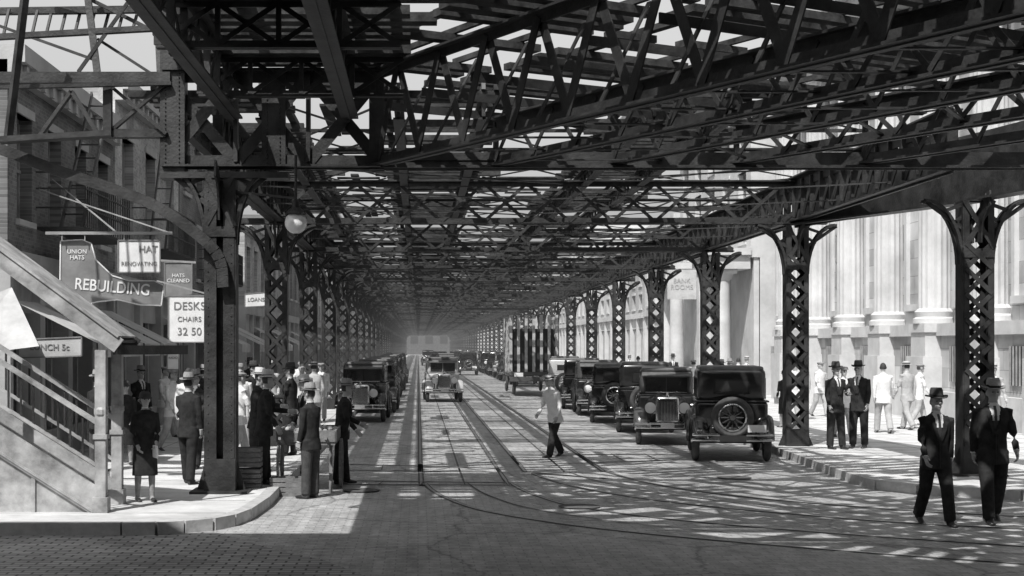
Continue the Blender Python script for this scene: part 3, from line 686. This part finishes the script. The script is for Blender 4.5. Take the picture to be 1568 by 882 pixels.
# ---------------- people ----------------
def person(name,h=1.75,suit=None,legs=None,hat='fedora',hatm=None,woman=False,vest=True,lt=0,lk=0,rt=0,rk=0,la=0,le=.15,ra=0,re=.15,lean=0,li=0,ri=0,turn=0,arm=None,bag=False,coat=False):
    suit=suit or M_suitd;legs=legs or suit;arm=arm or suit;hatm=hatm or M_felt
    def foot(side,t,kk):
        hip=Vector((side*.09,0,.92));d1=Vector((side*.03,-math.sin(t),-math.cos(t)));kn=hip+d1*.43;d2=Vector((side*.01,-math.sin(t-kk),-math.cos(t-kk)));an=kn+d2*.42;return hip,kn,an,t-kk
    L=foot(1,lt,lk);Rr=foot(-1,rt,rk);dz=.075-min(L[2].z,Rr[2].z)
    def T(p):
        k=p.z-.92;return Vector((p.x,p.y-k*math.sin(lean),.92+k*math.cos(lean)))+Vector((0,0,dz))
    U=Vector((0,0,dz));b=MB();segs=[]
    hemz=.76 if not(woman or coat) else .42
    prof=[(.94,.175,.125),(1.0,.172,.125),(1.08,.165,.12),(1.18,.178,.128),(1.28,.195,.135),(1.36,.2,.125),(1.42,.185,.105),(1.46,.11,.075),(1.49,.062,.06),(1.53,.055,.06)]
    if woman: prof=[(z,a*.9,bb*.98) for z,a,bb in prof]
    sk=[(hemz,.2 if not woman else .21,.16),(.86,.192,.145)]
    rings=[]
    for z,a,bb in sk+prof: rings.append([T(Vector((a*math.cos(q),bb*math.sin(q)*(1.0),z))) for q in[2*math.pi*k/20 for k in range(20)]])
    b.loft(rings)
    for hp,kn,an,sa in(L,Rr):
        hp,kn,an=hp+U,kn+U,an+U
        if woman: b.tube([hp,kn,kn.lerp(an,.35),an],[.09,.058,.056,.036],12)
        else: b.tube([hp,hp.lerp(kn,.5),kn,kn.lerp(an,.5),an+Vector((0,0,-.0))],[.105,.098,.082,.078,.074],14)
        pit=min(0,sa)*.8
        f=Vector((0,-math.cos(pit),math.sin(pit)));b.tube([an+f*-.05+Vector((0,0,-.035)),an+Vector((0,0,-.03)),an+f*.1+Vector((0,0,-.045)),an+f*.19+Vector((0,0,-.052))],[(.036,.038),(.042,.044),(.045,.03),(.034,.02)],10)
        segs.append((hp,kn,.1,'leg'));segs.append((kn,an,.08,'leg'));segs.append((an+f*-.05+Vector((0,0,-.04)),an+f*.2+Vector((0,0,-.05)),.045,'shoe'))
    hands=[]
    for side,a,e,inn in((1,la,le,li),(-1,ra,re,ri)):
        sw=.185 if not woman else .165
        sh=T(Vector((side*sw,0,1.405)));ud=Vector((side*.14,-math.sin(a),-math.cos(a))).normalized();el=sh+ud*.28;fd=Vector((-side*inn,-math.sin(a+e),-math.cos(a+e))).normalized();wr=el+fd*.24
        b.tube([sh+Vector((-side*.04,0,.005)),sh,sh.lerp(el,.5),el,el.lerp(wr,.5),wr],[.05,.064,.056,.048,.044,.038],12)
        segs.append((sh,el,.058,'arm'));segs.append((el,wr,.044,'arm'));hands.append((wr,fd,side))
    hc=T(Vector((0,-.012,1.635)));
    b.ell(hc+Vector((0,.008,.015)),(.077,.096,.105),16);b.ell(hc+Vector((0,-.03,-.055)),(.052,.06,.062),12)
    b.tube([T(Vector((0,.005,1.47))),hc+Vector((0,.01,-.04))],[.056,.052],12)
    b.tube([hc+Vector((0,-.085,.02)),hc+Vector((0,-.117,-.022))],[.01,.018],8);b.ell(hc+Vector((0,-.085,-.06)),(.026,.016,.009),8);b.ell(hc+Vector((0,-.075,-.095)),(.025,.022,.018),8);b.ell(hc+Vector((0,-.084,.035)),(.05,.016,.01),8)
    for s in(-1,1): b.ell(hc+Vector((s*.08,.01,-.005)),(.012,.022,.034),8)
    me=b.mesh('tmp',[]);o=put('tmp',me);rm=o.modifiers.new('r','REMESH');rm.mode='VOXEL';rm.voxel_size=.0115;sm=o.modifiers.new('s','SMOOTH');sm.iterations=2;sm.factor=.4
    dg=bpy.context.evaluated_depsgraph_get();m2=bpy.data.meshes.new_from_object(o.evaluated_get(dg));bpy.data.objects.remove(o)
    out=MB();out.v=[tuple(v.co) for v in m2.vertices]
    def sd(p,a,c,r):
        ab=c-a;t=max(0,min(1,(p-a).dot(ab)/ab.length_squared));return (p-a-ab*t).length-r
    inv=lambda p:Vector((p.x,(p.y)+(p.z-dz-.92)*math.tan(lean),.92+(p.z-dz-.92)/max(.3,math.cos(lean))))
    for poly in m2.polygons:
        p=poly.center;q=inv(p);best=min(segs,key=lambda s_:sd(p,*s_[:3]));ds=sd(p,*best[:3]);mi=0
        if q.z>1.505 : 
            mi=4;hq=p-hc
            if (hq.z>.05 and hq.y>-.075) or (hq.y>.02 and hq.z>-.04) : mi=5
            if woman and hq.y>-.01 : mi=5
            if q.z<1.52: mi=2
        elif q.z>hemz-.005 and not(best[3]=='arm' and ds<.012): 
            mi=0
            if q.y<-.03 and not woman:
                if vest and 1.12<q.z and abs(q.x)<(q.z-1.12)*.19: mi=2
                if vest and mi==2 and abs(q.x)<.02+.012*(q.z<1.3): mi=3
                if q.z>1.475: mi=2
            if q.z>1.48 and woman and q.y<0: mi=4
        elif best[3]=='arm': mi=8
        elif best[3]=='shoe' and p.z<.11+max(0,best[0].z-.05): mi=6
        else: mi=1
        if best[3]=='arm' and ds<.012 and q.z<1.47: mi=8
        out.f.append(tuple(poly.vertices));out.m.append(mi)
    for s in(-1,1): out.ell(hc+Vector((s*.031,-.083,.012)),(.013,.01,.008),8,5)
    if not woman and vest:
        for s in(-1,1):
            pts=[Vector((s*.012,-.135,1.13)),Vector((s*.035,-.140,1.2)),Vector((s*.07,-.138,1.3)),Vector((s*.085,-.12,1.38))]
            for i in range(3): out.beam(T(pts[i]),T(pts[i+1]),.045,.010,0,(0,-1,0))
        out.beam(T(Vector((0.005,-.152,.78))),T(Vector((0.004,-.128,1.12))),.006,.012,6)
    for wr,fd,side in hands:
        fwd=Vector((0,-1,0));fwd=(fwd-fd*fwd.dot(fd))
        if fwd.length<.3: fwd=Vector((0,0,-1))-fd*Vector((0,0,-1)).dot(fd)
        fwd.normalize()
        inw=Vector((-side,0,0))
        out.tube([wr-fd*.02,wr+fd*.02,wr+fd*.055,wr+fd*.09],[(.03,.03),(.026,.034),(.018,.04),(.014,.038)] if abs(fd.z)<.9 else [(.028,.026),(.024,.034),(.016,.042),(.014,.040)],10,4)
        for i,(ln,off) in enumerate(((.07,.03),(.08,.01),(.074,-.01),(.058,-.028))):
            base=wr+fd*.085+fwd*off;k1=base+fd*ln*.45+inw*.008;k2=k1+fd*ln*.3+inw*.018;k3=k2+fd*ln*.15+inw*.022
            out.tube([base,k1,k2,k3],[.0095,.009,.008,.006],7,4)
        tb=wr+fd*.03+fwd*.03;out.tube([tb,tb+fwd*.025+fd*.025+inw*.01,tb+fwd*.028+fd*.055+inw*.018],[.012,.010,.007],7,4)
        out.tube([wr-fd*.018,wr+fd*.008],[.036,.035],12,2 if not woman else 8)
    ht=hc+Vector((0,.005,.062))
    def ring(rx,ry,z,curl=0,off=0): return [ht+Vector((rx*math.cos(q),ry*math.sin(q)+off,z+curl*abs(math.cos(q))**2-.012*(math.sin(q)<-.5))) for q in[2*math.pi*k/24 for k in range(24)]]
    if hat=='fedora':
        out.loft([ring(.085,.1,.0),ring(.135,.16,-.004,.02),ring(.14,.165,.002,.03),ring(.086,.102,.012)],7,False)
        out.loft([ring(.086,.102,.005),ring(.086,.102,.04)],9,False);out.loft([ring(.085,.101,.035),ring(.08,.095,.09),ring(.066,.085,.125),ring(.03,.06,.118),ring(.004,.02,.10)],7,False)
    elif hat=='boater':
        out.loft([ring(.085,.1,.0),ring(.14,.155,.0),ring(.14,.155,.01),ring(.087,.102,.012)],7,False);out.loft([ring(.087,.102,.01),ring(.087,.102,.045)],9,False);out.loft([ring(.086,.101,.04),ring(.085,.1,.085),ring(.001,.001,.088)],7,False)
    elif hat=='cap':
        out.loft([ring(.088,.105,-.005),ring(.105,.12,.03),ring(.09,.105,.055),ring(.01,.01,.065)],7,False);out.loft([[ht+Vector((x,-.09-.055*math.cos(x*14),-.01+z)) for x in(-.07,-.035,0,.035,.07)] for z in(0,.008)],7,False,False);out.box(ht+Vector((0,-.105,.0)),(.12,.07,.012),7)
    elif hat=='cloche':
        out.loft([ring(.11,.125,-.03),ring(.092,.108,.0),ring(.088,.104,.04),ring(.06,.08,.075),ring(.005,.005,.085)],7,False);
    if bag: 
        wr,fd,side=hands[0];out.rbox(wr+fd*.14+Vector((0,0,-.06)),(.03,.26,.2),.012,2)
    me=out.mesh(name,[suit,legs,M_shirt,M_tie2,M_skin,M_hair,M_shoe,hatm,arm,M_suitd],True,50)
    sc=h/1.75
    me.transform(Matrix.Scale(sc,4))
    return me
def place(name,me,x,y,rz,z=0): return put(name,me,None,(x,y,z),rad(rz))
walkA=dict(lt=.30,lk=.1,rt=-.15,rk=.38,la=-.22,le=.25,ra=.25,re=.3,lean=.04)
walkB=dict(lt=-.16,lk=.38,rt=.30,rk=.06,la=.25,le=.3,ra=-.2,re=.25,lean=.03)
mA=person('m',1.72,**walkA);place('man_in_dark_suit',mA,6.66,18.5,4)
mB=person('m',1.84,**walkB,suit=M_suitd,hatm=M_felt2);place('man_in_dark_suit',mB,7.5,18.75,-6)
mC=person('m',1.76,lt=.1,rt=-.05,la=.3,le=1.3,li=.5,ra=.05,re=.3);mD=person('m',1.78,lt=-.05,rt=.12,rk=.1,la=.1,le=.3,ra=.4,re=1.2,ri=.4,lean=.05,suit=M_suitd)
place('man_in_dark_suit',mC,8.72,30,20,.15);place('man_in_dark_suit',mD,9.3,30.3,-35,.15)
mE=person('m',1.76,suit=M_shirt,legs=M_suitl,hat='none',vest=False,**walkA);mF=person('m',1.76,suit=M_suitl,hatm=M_straw,hat='boater',**walkB)
place('man_in_white_shirt',mE,11.5,35.5,175,.15);place('man_in_light_suit',mF,12.6,37,-150,.15)
mG=person('m',1.72,suit=M_shirt,legs=M_suitd,arm=M_shirt,hat='boater',hatm=M_straw,vest=False,lt=.34,lk=.12,rt=-.12,rk=.42,la=-.15,le=.5,ra=.15,re=.5,lean=.2)
place('man_walking_across_street',mG,2.84,29.8,-55)
wA=person('w',1.5,woman=True,hat='cloche',hatm=M_felt,legs=M_felt2,lt=.05,rt=-.08,la=.1,le=.7,li=.3,ra=0,re=.5,ri=.2,coat=True,bag=True);place('woman_in_dark_coat',wA,-3.78,19.9,25,.15)
mH=person('m',1.68,hat='fedora',hatm=M_felt2,lt=.12,rt=-.1,la=.1,le=.8,ra=.0,re=.2);place('man_in_dark_suit',mH,-3.58,22.4,150,.15)
mI=person('m',1.68,suit=M_shirt,legs=M_suitl,vest=False,hat='cap',hatm=M_felt2,**walkA);place('man_in_white_shirt',mI,-5.05,29.5,60,.15)
mJ=person('m',1.72,suit=M_suitd,hat='fedora',hatm=M_straw,lt=.06,rt=-.04,la=.5,le=1.0,li=.3,ra=.1,re=.4,lean=.08);place('man_in_jacket',mJ,-2.4,22.4,100,.15)
mK=person('m',1.68,suit=M_suitd,legs=M_suitm,hat='fedora',hatm=M_felt2,lt=.02,rt=.0,la=.0,le=.25,ra=.2,re=1.1,lean=.02);place('man_in_jacket',mK,-1.62,21.7,-120)
mL=person('m',1.7,suit=M_suitd,hat='fedora',hatm=M_felt2,lt=.1,rt=-.1,la=.2,le=.9,ra=.1,re=.6,lean=.12);place('man_in_jacket',mL,-1.28,24.0,95)
crowd=[mC,mE,mF,mH,mI,mJ,wA,mK]
for (x,y,rz,i) in [(-2.75,24.5,80,5),(-2.0,26,-60,5),(-3.3,26.5,120,4),(-3.9,25.2,-30,3),(-4.4,27.5,160,1),(-5.3,26,20,6),(-3.6,29,10,1),(-4.7,31.5,170,7),(-5.8,30,45,7),(-3.6,31.4,60,0),(-4.2,34,-20,3),(-5.2,36,100,1),(-3.9,38,0,2),(-4.8,41,180,0),(-3.6,44,20,1),(-5.5,24.6,140,7),(-2.5,28.2,-100,0),(-6,34,60,4),(-2.7,33.5,10,1),(-2.6,36,-170,2),(-2.8,41.5,0,4),
    (10.4,40,10,1),(11.2,42,180,2),(12.3,44,30,4),(9.7,38,200,6),(13.2,33,0,2),(13,30,160,1),(10.2,47,0,3),(11.6,52,180,1),(12.8,56,20,2),(9.6,50,190,4),(13.6,39,90,4),(12.2,27.5,175,2),(11.0,62,0,0),(9.2,60,180,1),(10.3,70,0,2),(9.5,78,180,4),(9.3,44,170,7),(10.0,33.8,10,4),(8.9,55,0,2)]:
    place('pedestrian',crowd[i],x,y,rz,.15 if (x<-2.3 or x>7.8) else 0)
C=empty('fruit_pushcart');b=MB();cx,cy=-1.75,23.3
b.bx(cx-.45,cx+.45,cy-.8,cy+.8,.75,.8);
for s in(-1,1): b.bx(cx+s*.45-.02,cx+s*.45+.02,cy-.8,cy+.8,.8,.98);b.bx(cx-.45,cx+.45,cy+s*.8-.02,cy+s*.8+.02,.8,.98)
for s in(-1,1):
    c=Vector((cx+s*.5,cy+.1,.4));b.lathe(c,(1,0,0),[(-.02,.4),(.02,.4),(.02,.35),(-.02,.35),(-.02,.4)],24,0)
    for k in range(10): t=k*math.pi/5;b.beam(c,c+Vector((0,math.cos(t),math.sin(t)))*.36,.025,.025)
    b.beam((cx+s*.35,cy-.8,.78),(cx+s*.35,cy-1.5,.9),.04,.04);b.beam((cx+s*.38,cy-.7,.75),(cx+s*.38,cy-.75,.0),.05,.05)
for k in range(90): b.ell((cx+R.uniform(-.4,.4),cy+R.uniform(-.74,.74),.86+R.uniform(0,.12)),(.045,.045,.045),8,1)
b.obj('cart_body',[M_wood,M_canvas],C)
for x,y,h in((-2.65,21.9,.3),(-2.65,21.9,.62),(-2.0,22.1,.3),(-3.0,23.4,.3)):
    b=MB();z0=.15 if x<-2.3 else 0
    for k in range(4):
        b.bx(x-.25,x+.25,y-.17,y-.155,z0+(h-.3)+k*.075,z0+(h-.3)+k*.075+.06);b.bx(x-.25,x+.25,y+.155,y+.17,z0+(h-.3)+k*.075,z0+(h-.3)+k*.075+.06)
        b.bx(x-.265,x-.25,y-.17,y+.17,z0+(h-.3)+k*.075,z0+(h-.3)+k*.075+.06);b.bx(x+.25,x+.265,y-.17,y+.17,z0+(h-.3)+k*.075,z0+(h-.3)+k*.075+.06)
    b.bx(x-.24,x+.24,y-.15,y+.15,z0+(h-.3),z0+(h-.3)+.02);b.obj('wooden_crate',[M_wood])
# ---------------- light, camera ----------------
el=rad(52);hx,hy=.45,.893
tv=Vector((hx*math.cos(el),hy*math.cos(el),-math.sin(el)))
ld=bpy.data.lights.new('sun','SUN');ld.energy=5;ld.angle=rad(.5);ld.color=(1,.99,.975);so=bpy.data.objects.new('sun',ld);col.objects.link(so);so.rotation_euler=tv.to_track_quat('-Z','Y').to_euler()
w=bpy.data.worlds.new('World');bpy.context.scene.world=w;w.use_nodes=True;nt=w.node_tree;bg=nt.nodes['Background']
sk=nt.nodes.new('ShaderNodeTexSky');sk.sky_type='NISHITA';sk.sun_disc=False;sk.sun_elevation=el;sk.sun_rotation=math.atan2(-hx,-hy)%(2*math.pi);sk.dust_density=3;sk.air_density=1.5
sp=nt.nodes.new('ShaderNodeSeparateColor');nt.links.new(sk.outputs[0],sp.inputs[0]);nt.links.new(sp.outputs[2],bg.inputs[0]);bg.inputs[1].default_value=.15
sc=bpy.context.scene;sc.view_settings.view_transform='Standard';sc.view_settings.look='None';sc.view_settings.exposure=0
cd=bpy.data.cameras.new('camera');cam=bpy.data.objects.new('camera',cd);col.objects.link(cam);sc.camera=cam
cam.location=(0,0,CH);cam.rotation_euler=(math.pi/2,0,0);cd.sensor_width=36;cd.lens=F/1568*36;cd.clip_end=2000
cd.shift_x=(784-VX)/1568;cd.shift_y=(VY-441)/1568
print('verts',sum(len(m.vertices) for m in bpy.data.meshes))
